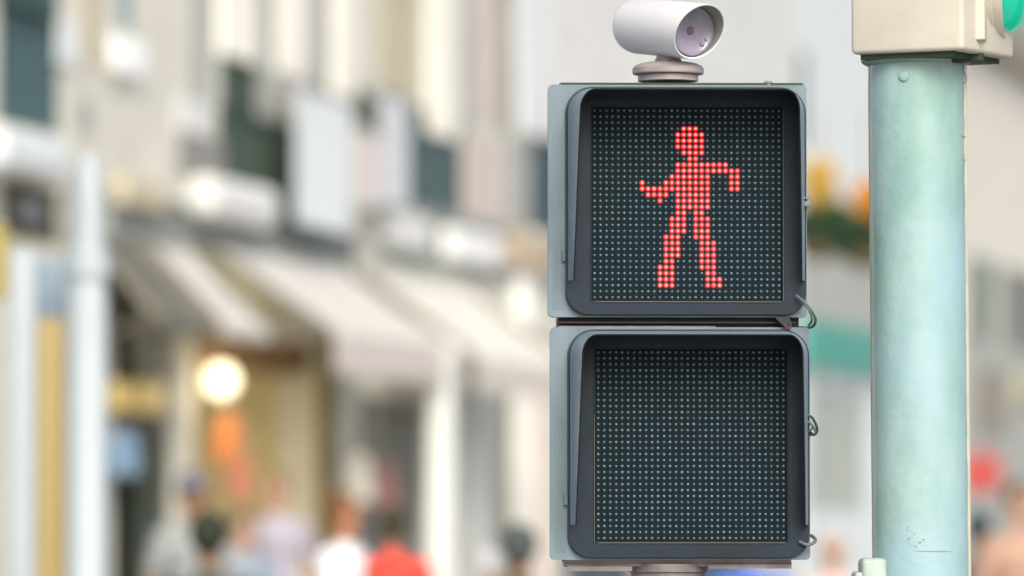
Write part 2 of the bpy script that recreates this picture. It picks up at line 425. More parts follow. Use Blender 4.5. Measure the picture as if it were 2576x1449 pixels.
# tube: axis points to the right, towards the camera and a bit down
ax_yaw = R(30); ax_dn = R(7.0)
ad = Vector((math.sin(ax_yaw)*math.cos(ax_dn), -math.cos(ax_yaw)*math.cos(ax_dn), -math.sin(ax_dn)))
up = Vector((0, 0, 1)); up = (up-ad*up.dot(ad)).normalized(); sd_ = up.cross(ad).normalized()
T3 = Matrix((( sd_.x, up.x, ad.x, 0), (sd_.y, up.y, ad.y, 0), (sd_.z, up.z, ad.z, 0), (0, 0, 0, 1)))   # local z = axis, y = up
RB = 71*s
cen = Vector(((1679-1680)*s, 0, dz(71)))
T3 = Matrix.Translation(cen) @ T3
def tube_body(profile_outer, inner, cut, mlist):
    pass
bm = bmesh.new(); n = 48
L0, L1 = -0.100, 0.092
rings = []
prof = [(0.0, L0-0.012, 0), (RB*0.55, L0-0.011, 0), (RB*0.82, L0-0.006, 0), (RB*0.95, L0+0.003, 0), (RB, L0+0.014, 0), (RB, 0.0, 0), (RB, L1, 1), (RB*0.985, L1+0.002, 1), (RB*0.94, L1+0.0015, 1), (RB*0.915, L1-0.001, 1), (RB*0.90, L1-0.019, 0.1), (RB*0.90, L1-0.048, 0.0)]
for r_, z_, c_ in prof:
    rings.append([bm.verts.new((max(r_, 1e-5)*math.cos(2*math.pi*k/n), max(r_, 1e-5)*math.sin(2*math.pi*k/n), z_+c_*0.020*math.sin(2*math.pi*k/n))) for k in range(n)])
for i, (a, b) in enumerate(zip(rings, rings[1:])):
    for k in range(n): bm.faces.new((a[k], a[(k+1) % n], b[(k+1) % n], b[k])).material_index = 1 if i >= 8 else 0
bmesh.ops.transform(bm, matrix=T3, verts=bm.verts[:])
hood = link('tube', bm, [M_cam, M_camin], det, True, ang=60)
bm = bmesh.new()
zf = L1-0.020
lathe(bm, [(RB*0.905, zf+0.001), (RB*0.86, zf+0.0035), (RB*0.84, zf+0.001), (RB*0.80, zf-0.001), (RB*0.5, zf-0.004), (RB*0.22, zf-0.005), (0, zf-0.005)], 48, T3)
lens = link('reflector', bm, M_lens, det, True)
bm = bmesh.new(); lathe(bm, [(RB*0.16, zf-0.0055), (RB*0.14, zf-0.0035), (0, zf-0.003)], 24, T3); link('pupil', bm, M_pupil, lens, True)
bm = bmesh.new()
ball(bm, T3 @ Vector((RB*0.48, -RB*0.45, zf-0.003)), 0.0045, 12, 8); ball(bm, T3 @ Vector((RB*0.62, -RB*0.28, zf-0.002)), 0.003, 10, 6)
link('small_fitting', bm, M_lens, lens, True)

# ------------------------------------------------------------------ green pole on the right
PY = 8.78; ps = PY/FPX
pb = at(2316, 1310, PY)
pole = empty('signal_pole', (pb.x, pb.y, 0), 0, label='pale turquoise painted steel pole, scuffed, carrying the beige traffic light', cat='pole')
pole.rotation_euler = (0, R(-0.35), 0)
# lean: keep the height of the eye in place
pole.location.x += 1.5*math.tan(R(0.35))
def qz(py): return H_EYE+(1310-py)*ps
RP = 122.5*ps
bm = bmesh.new(); lathe(bm, [(0.0, qz(150)), (RP*0.985, qz(150)), (RP, qz(300)), (RP, 0.16), (RP, 0.12)], 72); bm_shaft = bm
bm = bmesh.new(); lathe(bm, [(RP, 0.15), (RP+.02, 0.14), (RP+.06, 0.03), (RP+.07, 0.0)], 48); link('base', bm, M_collar, pole, True)
bm = bmesh.new()
lathe(bm, [(RP*0.98, qz(163)), (RP*1.04, qz(163)), (RP*1.10, qz(159)), (RP*1.14, qz(155)), (RP*1.15, qz(147)), (RP*1.14, qz(142)), (RP*0.97, qz(141)), (RP*0.96, qz(131)), (0, qz(131))], 72)
link('collar', bm, M_collar, pole, True, ang=30)
for a in (-19.5, 72.0, 190):
    bm = bmesh.new(); Mx = Matrix.Rotation(R(a), 4, 'Z') @ Matrix.Translation((0, -RP*0.985, qz(199))) @ Matrix.Rotation(R(90), 4, 'X')
    lathe(bm, [(14*ps, 0), (13.5*ps, 0.0022), (11*ps, 0.0038), (9*ps, 0.0042), (0, 0.0044)], 20, Mx)
    link('bolt', bm, M_pole, pole, True, ang=35)
# welded cracks, rust marks and painted edge highlights
bm = bm_shaft
def arcmark(a0, a1, y0, y1, th, off=0.0006, k=10):
    for i in range(k):
        t0, t1 = i/k, (i+1)/k
        A0, A1 = R(a0+(a1-a0)*t0), R(a0+(a1-a0)*t1); z0, z1 = qz(y0+(y1-y0)*t0), qz(y0+(y1-y0)*t1)
        r_ = RP+off; w_ = th*math.sin(math.pi*(i+.5)/k)*ps+0.0002
        v = [bm.verts.new((r_*math.sin(A0), -r_*math.cos(A0), z0-w_)), bm.verts.new((r_*math.sin(A1), -r_*math.cos(A1), z1-w_)),
             bm.verts.new((r_*math.sin(A1), -r_*math.cos(A1), z1+w_)), bm.verts.new((r_*math.sin(A0), -r_*math.cos(A0), z0+w_))]
        bm.faces.new(v).material_index = 1
arcmark(55, 88, 345, 350, 2.2); arcmark(60, 80, 404, 408, 1.6); arcmark(-10, 35, 1385, 1387, 1.0)
for i in range(14):
    a = random.uniform(-22, -2); y = random.uniform(1318, 1375); arcmark(a, a+random.uniform(1, 3), y, y+random.uniform(-3, 3), random.uniform(.6, 1.5), k=3)
for i in range(34):
    a = random.uniform(-60, 75); y = random.uniform(230, 1440); arcmark(a, a+random.uniform(.4, 1.6), y, y+random.uniform(-2, 2), random.uniform(.6, 1.6), k=3)
sh = link('shaft', bm, [M_pole, M_rust], pole, True, ang=50)
for a0_, a1_, cc_ in ((68.5, 97, 0.0014), (-97, -86.5, 0.0006)):  # raised cream strips paint the bright rim light along the pole's edges
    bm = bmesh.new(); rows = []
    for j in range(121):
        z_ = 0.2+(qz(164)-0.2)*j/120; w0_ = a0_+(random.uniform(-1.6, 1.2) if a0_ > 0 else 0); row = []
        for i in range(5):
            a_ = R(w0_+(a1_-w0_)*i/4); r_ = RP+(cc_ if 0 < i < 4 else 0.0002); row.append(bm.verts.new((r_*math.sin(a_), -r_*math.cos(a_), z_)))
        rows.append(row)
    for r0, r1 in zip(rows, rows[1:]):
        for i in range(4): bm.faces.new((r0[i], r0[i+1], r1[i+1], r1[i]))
    link('edge_highlight', bm, mat('cream_edge_highlight', (0.86, 0.80, 0.62), .5, var=.2, vscale=14), pole, True)
# clamp at the lower left
bm = bmesh.new()
box(bm, -158*ps, -96*ps, -0.085, 0.02, qz(1560), qz(1402), bev=0.008, seg=3)
box(bm, -176*ps, -140*ps, -0.080, 0.015, qz(1560), qz(1436), bev=0.006, seg=3)
ck = link('push_button_box', bm, mat('pale_green_box', (0.42, 0.52, 0.46), 0.5, var=0.25, vscale=20, bump=0.1), pole, True)
bm = bmesh.new(); lathe(bm, [(RP+.001, qz(1500)), (RP+.006, qz(1500)), (RP+.006, qz(1470)), (RP+.001, qz(1470))], 48); link('strap', bm, M_collar, pole, True, ang=30)

# ------------------------------------------------------------------ vehicle traffic light on that pole, seen from its side
tl = empty('traffic_light', (0, 0, 0), 0, label='beige traffic light with glowing green lens, on top of the turquoise pole', cat='traffic light')
TA = R(28)                     # its front faces right and a little to the camera
zb = qz(131)
# local axes of the box: +x to the right, +y away from the camera, origin at the near lower left corner
o0 = at(2138, 137, PY-0.06)
tl.location = (o0.x, o0.y, o0.z); tl.rotation_euler = (0, 0, -TA*-1)
tl.rotation_euler = (0, 0, -TA)
D = 0.188; SH = 0.30; nsec = 3; Wd = 0.27
bm = bmesh.new(); box(bm, 0, D, 0, 0.20, 0, SH*nsec+.02, bev=0.007, seg=3); link('junction_box', bm, M_beige, tl, True)
bm = bmesh.new(); box(bm, 0.012, D-0.02, 0.012, 0.188, -0.008, -0.0005); link('underside_plate', bm, M_dkgreen, tl)
# the lamp head is turned further to the right than its box
h0 = at(2411, 103, PY-0.10)
HM = tl.matrix_basis.inverted() if False else (Matrix.Translation(tl.location) @ Matrix.Rotation(-TA, 4, 'Z')).inverted()
HM = HM @ Matrix.Translation(h0) @ Matrix.Rotation(-R(9.5), 4, 'Z')
def tlk(name, bm, m, parent=None, smooth=False, ang=40):
    bmesh.ops.transform(bm, matrix=HM, verts=bm.verts[:]); return link(name, bm, m, parent or tl, smooth, ang=ang)
bm = bmesh.new(); box(bm, -0.015, 0.034, 0.030, 0.060, -0.030, 0.000, bev=0.003); tlk('mounting_bracket', bm, M_dkgreen)
for k in range(nsec):
    z0 = k*SH
    bm = bmesh.new(); box(bm, 0.000, 0.0145, 0.003, Wd-0.003, z0+0.012, z0+SH-0.006, bev=0.002); tlk('lamp_housing', bm, M_beige, smooth=True)
    bm = bmesh.new(); box(bm, 0.0185, 0.040, 0.0, Wd, z0+0.001, z0+SH-0.003, bev=0.003, seg=3); dr = tlk('door', bm, M_beige, smooth=True)
    bm = bmesh.new(); box(bm, 0.0140, 0.0190, 0.006, Wd-0.006, z0+0.016, z0+SH-0.02); tlk('door_gap', bm, M_dkgreen, dr)
    cy_, cz_ = Wd/2, z0+0.128
    Mx = Matrix.Translation((0.0385, cy_, cz_)) @ Matrix.Rotation(R(90), 4, 'Y')
    bm = bmesh.new(); lathe(bm, [(0.127, 0), (0.126, 0.008), (0.121, 0.010), (0.121, 0.020), (0.119, 0.0245), (0.114, 0.0245), (0.112, 0.020), (0.112, 0.0)], 64, Mx); tlk('lens_ring', bm, M_beige, dr, True, ang=30)
    bm = bmesh.new(); lathe(bm, [(0.1119, 0.017), (0.1105, 0.022), (0.108, 0.024), (0.106, 0.021)], 64, Mx); tlk('rubber_seal', bm, M_dkgreen, dr, True, ang=30)
    bm = bmesh.new(); lathe(bm, [(0.1075, 0.016), (0.106, 0.030), (0.097, 0.045), (0.075, 0.060), (0.04, 0.069), (0.0, 0.071)], 64, Mx)
    lm, ll = ((M_greenlens, 'lit green lens'), (M_amberlens, 'unlit amber lens'), (M_redlens, 'unlit red lens'))[k]
    ln = tlk('lens', bm, lm, None, True); ln['label'] = ll

# ------------------------------------------------------------------ the street front behind: X = FK*Y - FC
FK, FC = 0.22, 11.24
FA = Vector((FK, 1, 0)).normalized(); FN = Vector((FA.y, -FA.x, 0))
FROT = math.atan2(-FK, 1)      # local +y runs along the front
def fY(px): return FC/(FK-(px-W_PX/2)/FPX)
def fz(px, py):                # height of the front there
    return at(px, py, fY(px)).z
Y_ORG = 30.0
ORG = Vector((FK*Y_ORG-FC, Y_ORG, 0))
KL = math.sqrt(1+FK*FK)
def fu(px): return (fY(px)-Y_ORG)*KL
# local frame of every building: +y along the street, +x out of the wall into the street
def fempty(name, u=0.0, **k):
    p = ORG+FA*u
    return empty(name, p, FROT, **k)
def fb(bm, u0, u1, z0, z1, o0, o1, bev=0.0, ub=0.0, mi=0): box(bm, o0, o1, u0-ub, u1-ub, z0, z1, bev=bev, mi=mi)

def stucco(name, col, var=0.14): return mat(name, col, 0.85, var=var, vscale=1.3, bump=0.3, bscale=30)
W_cream = stucco('warm_stone_wall', (0.74, 0.745, 0.65)); W_white = stucco('off_white_wall', (0.80, 0.825, 0.81)); W_grey = stucco('grey_stone_wall', (0.46, 0.49, 0.46))
W_taupe = stucco('taupe_wall', (0.33, 0.30, 0.25)); W_bright = stucco('limewashed_pilaster', (0.96, 0.95, 0.85), 0.02); W_bluew = stucco('blue_white_plaster', (0.745, 0.82, 0.835), 0.04)
W_pink = stucco('pale_pink_plaster', (0.66, 0.60, 0.56)); W_tan = stucco('sandy_plaster', (0.60, 0.55, 0.40))
G_teal = mat('teal_shutter', (0.095, 0.165, 0.175), 0.65, spec=0.15, var=0.35, vscale=4)
G_green = mat('dark_green_window', (0.085, 0.125, 0.098), 0.65, spec=0.15, var=0.3, vscale=3)
G_slate = mat('slate_window', (0.085, 0.13, 0.15), 0.65, spec=0.15, var=0.3, vscale=3)
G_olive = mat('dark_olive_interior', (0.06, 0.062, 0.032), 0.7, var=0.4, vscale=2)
F_wood = mat('brown_wood', (0.20, 0.16, 0.075), 0.6, var=0.3, vscale=6)
F_trim = mat('grey_trim', (0.24, 0.25, 0.24), 0.6, var=0.2, vscale=5)

W_greyg = stucco('grey_green_wall', (0.45, 0.48, 0.455)); W_ltwarm = stucco('light_plaster', (0.76, 0.80, 0.77)); W_ltgrey = stucco('light_grey_wall', (0.52, 0.51, 0.48)); W_taupe2 = stucco('warm_grey_wall', (0.42, 0.40, 0.36)); W_brightw = stucco('bright_white_plaster', (0.88, 0.91, 0.90), 0.03)
F_brownish = mat('brown_grey_frame', (0.13, 0.125, 0.10), .7)
def wall(parent, m, u0, u1, z0, z1, holes, thick=0.35, ub=0.0, name='wall'):
    us = sorted({u0, u1, *[h[0] for h in holes], *[h[1] for h in holes]}); zs = sorted({z0, z1, *[h[2] for h in holes], *[h[3] for h in holes]})
    us = [u for u in us if u0 <= u <= u1]; zs = [z for z in zs if z0 <= z <= z1]
    bm = bmesh.new(); V = {}
    def v(i, j, k):
        key = (i, j, k)
        if key not in V: V[key] = bm.verts.new((-thick*k, us[i]-ub, zs[j]))
        return V[key]
    nu, nz = len(us)-1, len(zs)-1
    solid = [[not any(h[0]-1e-6 <= (us[i]+us[i+1])/2 <= h[1]+1e-6 and h[2]-1e-6 <= (zs[j]+zs[j+1])/2 <= h[3]+1e-6 for h in holes) for j in range(nz)] for i in range(nu)]
    S_ = lambda i, j: 0 <= i < nu and 0 <= j < nz and solid[i][j]
    for i in range(nu):
        for j in range(nz):
            if not solid[i][j]: continue
            bm.faces.new((v(i, j, 0), v(i+1, j, 0), v(i+1, j+1, 0), v(i, j+1, 0))); bm.faces.new((v(i, j, 1), v(i, j+1, 1), v(i+1, j+1, 1), v(i+1, j, 1)))
            if not S_(i-1, j): bm.faces.new((v(i, j, 0), v(i, j+1, 0), v(i, j+1, 1), v(i, j, 1)))
            if not S_(i+1, j): bm.faces.new((v(i+1, j, 0), v(i+1, j, 1), v(i+1, j+1, 1), v(i+1, j+1, 0)))
            if not S_(i, j-1): bm.faces.new((v(i, j, 0), v(i, j, 1), v(i+1, j, 1), v(i+1, j, 0)))
            if not S_(i, j+1): bm.faces.new((v(i, j+1, 0), v(i+1, j+1, 0), v(i+1, j+1, 1), v(i, j+1, 1)))
    return link(name, bm, m, parent)

class Bld:
    """a building of the street front; positions are given where the photograph shows them"""
    def __init__(self, label, px0, px1, wallm, height, y0=None, u0=None):
        self.u0 = u0 if u0 is not None else fu(px0); self.u1 = fu(px1); self.h = height; self.m = wallm
        self.e = fempty('building', self.u0, label=label, cat='building'); self.holes = []; self.items = []
    def rect(self, x0, y0, x1, y1):
        xm = (x0+x1)/2; a = fu(x0); b = fu(x1); zt = fz(xm, y0); zb_ = fz(xm, y1) if y1 is not None else 0.0
        return a, b, zb_, zt
    def window(self, x0, y0, x1, y1, glass, bars=1, frame=None, inset=0.01, name='window', sill=True):
        a, b, zb_, zt = self.rect(x0, y0, x1, y1); a = max(a, self.u0+.02); b = min(b, self.u1-.02)
        self.holes.append((a, b, zb_, zt)); fm = frame or F_trim; u = self.u0
        bm = bmesh.new(); w_ = 0.05
        fb(bm, a, a+w_, zb_, zt, -inset-0.05, -inset, ub=u); fb(bm, b-w_, b, zb_, zt, -inset-0.05, -inset, ub=u)
        fb(bm, a+w_, b-w_, zt-w_, zt, -inset-0.05, -inset, ub=u); fb(bm, a+w_, b-w_, zb_, zb_+w_, -inset-0.05, -inset, ub=u)
        for k in range(bars):
            c = a+(b-a)*(k+1)/(bars+1); fb(bm, c-0.02, c+0.02, zb_+w_, zt-w_, -inset-0.045, -inset-0.005, ub=u)
        wn = link(name, bm, fm, self.e)
        bm = bmesh.new(); fb(bm, a+w_*.5, b-w_*.5, zb_+w_*.5, zt-w_*.5, -inset-0.035, -inset-0.02, ub=u); link('pane', bm, glass, wn)
        if sill:
            bm = bmesh.new(); fb(bm, a-.08, b+.08, zb_-.10, zb_-.002, -.05, .10, ub=u); link('sill', bm, self.m, wn)
        return wn
    def slab(self, name, x0, y0, x1, y1, m, out=0.06, o0=-0.001, bev=0.0, label=None):
        x1 = x1-13960*out/fY(x1)
        a, b, zb_, zt = self.rect(x0, y0, x1, y1); a = max(a, self.u0); b = min(b, self.u1)
        bm = bmesh.new(); fb(bm, a, b, zb_, zt, o0, out, bev=bev, ub=self.u0); o = link(name, bm, m, self.e)
        if label: o['label'] = label
        return o
    def finish(self, roof=None):
        wall(self.e, self.m, self.u0, self.u1, 0, self.h, self.holes, ub=self.u0)
        bm = bmesh.new(); fb(bm, self.u0, self.u1, 0, self.h, -9.0, -8.7, ub=self.u0); fb(bm, self.u0, self.u0+.3, 0, self.h, -8.7, -.36, ub=self.u0); fb(bm, self.u1-.3, self.u1, 0, self.h, -8.7, -.36, ub=self.u0)
        link('side_walls', bm, self.m, self.e)
        bm = bmesh.new(); fb(bm, self.u0, self.u1, self.h-.35, self.h-.001, 0.001, .35, ub=self.u0); link('cornice', bm, W_cream, self.e)
        bm = bmesh.new(); L = self.u1-self.u0
        v = [bm.verts.new(c) for c in ((.45, 0, self.h), (.45, L, self.h), (-4.5, L, self.h+2.2), (-4.5, 0, self.h+2.2), (-9.2, 0, self.h), (-9.2, L, self.h))]
        bm.faces.new((v[0], v[1], v[2], v[3])); bm.faces.new((v[3], v[2], v[5], v[4])); bm.faces.new((v[0], v[3], v[4])); bm.faces.new((v[1], v[5], v[2])); bm.faces.new((v[0], v[4], v[5], v[1]))
        link('roof', bm, mat('clay_roof', (0.36, 0.14, 0.08), 0.8, var=.3, vscale=4), self.e)
        # upper storeys above the picture
        return self

# --- building A: far left
A = Bld('cream building at the left edge with teal shuttered window over a white balcony', -2600, 268, W_cream, 12.5)
A.window(-10, -120, 148, 330, G_teal, 1, G_teal)
A.slab('lintel', -20, -130, 140, 22, mat('dark_teal_band', (0.05, 0.10, 0.10), .6), out=0.05)
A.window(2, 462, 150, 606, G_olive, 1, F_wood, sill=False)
A.slab('notice_panel', 38, 500, 112, 560, mat('dull_grey_panel', (0.25, 0.27, 0.27), .6), out=0.03)
A.slab('balcony', -90, 338, 180, 440, W_bluew, out=0.26, bev=0.06, label='white balcony front')
A.slab('pilaster', 140, 60, 198, 165, W_bluew, out=0.03)
A.slab('pilaster', 205, -200, 250, 160, W_tan, out=0.012)
A.slab('greyish_slab', 185, 255, 232, 335, W_grey, out=0.012)  # thin flat grey slab on the wall
A.slab('stone_band', 150, 470, 262, 620, W_grey, out=0.03)
for xa, xb in ((-620, -440), (-1250, -1020), (-2250, -1900)):
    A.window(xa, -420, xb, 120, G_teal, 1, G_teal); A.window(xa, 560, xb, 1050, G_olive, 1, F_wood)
A.finish()
# --- building B: the shops with awnings, cream strips above
B = Bld('pale shop building with cream strips, dark green windows and two shop openings under awnings', 268, 886, W_cream, 13.5)
B.window(296, -160, 345, 92, mat('pale_teal_shutter', (0.26, 0.37, 0.39), .7), 0, W_grey, sill=False)
B.window(552, 156, 672, 292, G_green, 0, G_green, sill=False)
B.window(545, 292, 756, 612, G_green, 1, G_green, sill=False)
B.slab('grey_panel', 476, -200, 530, 330, W_greyg, out=0.012)
B.slab('pilaster', 545, -200, 642, 146, W_bright, out=0.03)
B.slab('pilaster', 694, -200, 772, 190, W_bright, out=0.03)
B.slab('pilaster', 675, 192, 765, 285, W_ltgrey, out=0.025)
B.slab('grey_panel', 644, -200, 692, 300, W_greyg, out=0.012)
B.slab('grey_panel', 776, -200, 826, 235, W_greyg, out=0.012)
B.slab('pilaster', 832, -200, 916, 250, W_bright, out=0.03)
B.slab('pale_panel', 440, 250, 520, 335, W_white, out=0.02)
B.slab('grey_panel', 446, 342, 562, 455, mat('mid_grey_panel', (0.27, 0.27, 0.25), .8), out=0.02)
B.slab('balcony', 275, 455, 425, 528, W_tan, out=0.12, bev=0.03, label='cream balcony front')
B.slab('balcony', 455, 458, 706, 562, W_white, out=0.26, bev=0.09, label='white rounded balcony front')
B.slab('string_course', 270, 540, 938, 580, mat('dark_slate_course', (0.14, 0.17, 0.165), .7), out=0.03)
B.slab('fascia', 270, 582, 940, 650, mat('grey_green_fascia', (0.27, 0.30, 0.285), .8), out=0.02)
# openings at street level
a_, b_, _, zt_ = B.rect(282, 690, 442, None); B.holes.append((a_, b_, 0.0, zt_)); dark_open = (a_, b_, zt_)
a2, b2, _, zt2 = B.rect(488, 835, 806, None); B.holes.append((a2, b2, 0.0, zt2)); warm_open = (a2, b2, zt2)
B.slab('door_post', 810, 850, 838, None, F_wood, out=0.12, label='brown timber post')
B.finish()
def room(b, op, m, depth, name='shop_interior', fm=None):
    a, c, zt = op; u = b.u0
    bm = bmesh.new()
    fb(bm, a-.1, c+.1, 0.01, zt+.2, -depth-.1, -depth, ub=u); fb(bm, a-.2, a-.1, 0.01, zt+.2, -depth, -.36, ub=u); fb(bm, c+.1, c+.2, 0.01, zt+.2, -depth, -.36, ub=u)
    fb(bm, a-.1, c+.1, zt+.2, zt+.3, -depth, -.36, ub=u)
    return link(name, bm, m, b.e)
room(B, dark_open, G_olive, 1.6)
room(B, warm_open, mat('warm_shop_wall', (0.76, 0.68, 0.44), 0.8, var=.2, vscale=1.5), 1.3)
bm = bmesh.new(); fb(bm, dark_open[0]+.9, dark_open[1]-.05, 0.02, 2.6, -.10, -.04, ub=B.u0)
link('door', bm, mat('bottle_green_door', (0.02, 0.05, 0.032), .4, var=.3, vscale=3), B.e)
bm = bmesh.new(); fb(bm, warm_open[0]+.1, warm_open[1]-.02, warm_open[2]-.28, warm_open[2]-.002, -.3, -.1, ub=B.u0)
link('lintel_board', bm, mat('brown_board', (0.26, 0.15, 0.05), .6, var=.2, vscale=3), B.e)

# --- building C: behind and beside the signal
C = Bld('pale building with tall cream strips and a teal window, just left of the signal', 886, 1990, W_cream, 14.0)
C.slab('pilaster', 950, -200, 1052, 225, W_tan, out=0.012)
C.window(895, 236, 952, 338, G_green, 0, G_green, sill=False)
C.slab('pilaster', 1072, -200, 1150, 345, W_bright, out=0.03)
C.slab('grey_panel', 1152, -200, 1192, 330, W_greyg, out=0.012)
C.slab('pilaster', 1196, -200, 1244, 300, W_pink, out=0.012)
C.slab('grey_panel', 1248, -200, 1294, 330, W_taupe2, out=0.012)
C.slab('pilaster', 1302, -200, 1376, 340, W_bluew, out=0.03)
C.window(1022, 280, 1166, 585, G_teal, 1, F_brownish, sill=False)
C.window(1330, 350, 1420, 592, G_slate, 1, G_slate)
C.slab('panel', 1166, 345, 1268, 555, W_pink, out=0.02)
C.slab('panel', 1270, 345, 1326, 555, W_greyg, out=0.02)
C.slab('string_course', 950, 545, 1400, 700, mat('grey_green_fascia', None), out=0.015)
C.slab('sign_board', 955, 540, 1085, 628, W_white, out=0.10, bev=0.04)
C.slab('sign_board', 1105, 582, 1262, 668, W_brightw, out=0.12, bev=0.05)
C.slab('sign_board', 1264, 592, 1400, 680, mat('peach_board', (0.62, 0.50, 0.36), .7), out=0.05)
C.window(900, 1000, 1064, 1500, mat('shop_glass', (0.22, 0.23, 0.20), 0.5, var=.3, vscale=2, spec=.2), 2, F_trim, sill=False, name='shop_window')
C.window(1240, 960, 1286, 1500, mat('olive_glass', (0.20, 0.19, 0.13), 0.3, var=.2, vscale=2), 0, F_trim, sill=False, name='shop_window')
C.slab('grey_pier', 1186, 900, 1236, None, W_bluew, out=0.05)
C.slab('pier', 1290, 700, 1345, None, W_white, out=0.16)
C.slab('pier', 1348, 850, 1385, None, W_pink, out=0.10)
C.slab('panel', 1176, 880, 1290, 945, mat('butter_panel', (0.70, 0.62, 0.42), .7), out=0.12)
C.window(1420, 700, 1600, 1600, G_slate, 2, F_trim, sill=False, name='shop_window'); C.window(1680, 700, 1900, 1600, G_slate, 2, F_trim, sill=False, name='shop_window')
C.slab('panel', 1380, -200, 1600, 330, W_white, out=0.012); C.slab('panel', 1604, -200, 1985, 330, W_ltwarm, out=0.012); C.window(1480, 350, 1600, 560, G_slate, 1, F_trim); C.window(1700, 350, 1840, 580, G_slate, 1, F_trim)
C.finish()
# --- building D: between signal and pole
D_ = Bld('pale blue-white building with a grey lower front and teal shop fascia, between signal and pole', 1990, 2330, W_bluew, 15.0)
D_.slab('grey_panel', 1995, 600, 2325, 835, W_grey, out=0.05)
D_.window(2085, 690, 2200, 735, G_slate, 1, F_trim, sill=False)
D_.slab('fascia', 2000, 828, 2300, 938, mat('teal_fascia', (0.10, 0.42, 0.34), .5, var=.1, vscale=3), out=0.14, label='teal shop fascia')
D_.window(2040, 970, 2180, 1300, mat('pale_green_glass', (0.50, 0.56, 0.50), .3, var=.15, vscale=1), 1, W_bluew, sill=False, name='shop_window')
D_.window(2010, 130, 2032, 380, G_slate, 0, F_trim)
D_.finish()
# --- building E: right of the pole
E = Bld('cream building beyond the pole with a dark taupe ledge and grey shopfront', 2330, 2900, stucco('pale_cream_wall', (0.80, 0.79, 0.71)), 16.0)
E.slab('ledge', 2335, 120, 2890, 205, W_taupe, out=0.30, label='dark taupe ledge')
E.slab('upper_panel', 2335, -300, 2890, 110, W_grey, out=0.05)
E.slab('dark_panel', 2436, 650, 2500, 860, mat('dull_green_panel', (0.20, 0.25, 0.21), .8), out=0.03)
E.slab('taupe_panel', 2440, 930, 2530, 1090, W_taupe, out=0.10)
E.window(2520, 690, 2640, 900, mat('dull_glass', (0.28, 0.30, 0.27), .4, var=.2, vscale=1), 1, F_trim, sill=False)
E.slab('grey_panel', 2400, 900, 2880, None, W_grey, out=0.08)
E.slab('panel', 2540, 945, 2620, 1010, mat('olive_cream_panel', (0.50, 0.48, 0.30), .7), out=0.16)
E.finish()

# --- awnings
def awning(px0, px1, zt, zf, out, val, m, mv, label, side=True):
    u0, u1 = fu(px0), fu(px1)
    e = fempty('awning', u0, label=label, cat='awning', group='shop awnings along the street front'); L = u1-u0
    bm = bmesh.new(); n_ = 14; t = 0.012; P = []
    for i in range(n_+1):
        y = L*i/n_; sag = 0.02*math.sin(i*math.pi*3/n_)
        P.append([bm.verts.new((0.02, y, zt)), bm.verts.new((out*.5, y, (zt+zf)/2-0.03+sag*.4)), bm.verts.new((out, y, zf)),
                  bm.verts.new((out, y, zf-t)), bm.verts.new((out*.5, y, (zt+zf)/2-0.03-t+sag*.4)), bm.verts.new((0.02, y, zt-t))])
    for a, b in zip(P, P[1:]):
        for k in range(6): bm.faces.new((a[k], a[(k+1) % 6], b[(k+1) % 6], b[k]))
    bm.faces.new(P[0]); bm.faces.new(P[-1][::-1]); link('canopy', bm, m, e, True, ang=30)
    bm = bmesh.new(); ks = 20
    for i in range(ks):
        y0_, y1_ = L*i/ks, L*(i+1)/ks; d = val*(1.0-0.12*(i % 2)); box(bm, out+.001, out+.009, y0_, y1_, zf-d, zf-.002)
    link('valance', bm, mv, e)
    for y in (0.02, L-.02):
        bm = bmesh.new(); tube(bm, [(0.03, y, zf-0.1), (out*.96, y, zf-.03)], 0.014, 8); tube(bm, [(0.03, y, zt-.01), (out*.98, y, zf+.00)], 0.034, 8); link('arm_and_side_shade', bm, mat('taupe_arm_shade', (0.17, 0.16, 0.125), .6), e, True)  # thin arm, plus a thick dark tube painting the awning's shaded side
    return e
Aw_w = mat('white_canvas', (0.63, 0.625, 0.585), 0.9, var=.05, vscale=5); Aw_v = mat('cream_canvas', (0.66, 0.62, 0.58), 0.9, var=.08, vscale=5)
Aw_o = mat('olive_canvas', (0.15, 0.15, 0.12), 0.9, var=.1, vscale=5); Aw_b = mat('ivory_canvas', (0.70, 0.70, 0.63), 0.9, var=.04, vscale=5)
awning(200, 335, 3.42, 2.85, 0.55, 0.10, Aw_o, Aw_o, 'narrow olive grey awning over the dark doorway beside the white post')
awning(352, 478, 3.42, 2.86, 0.58, 0.08, Aw_w, Aw_w, 'small white awning left of the broad one')
awning(500, 852, 3.50, 2.85, 1.00, 0.30, Aw_w, Aw_v, 'broad white awning with pinkish valance over the lit shop')
awning(905, 1190, 3.48, 2.80, 0.95, 0.28, Aw_b, Aw_v, 'ivory awning right of the broad white one')

# --- things hanging on or standing before the front
def fpoint(px, py, out):
    u = fu(px); p = ORG+FA*u+FN*out; return p
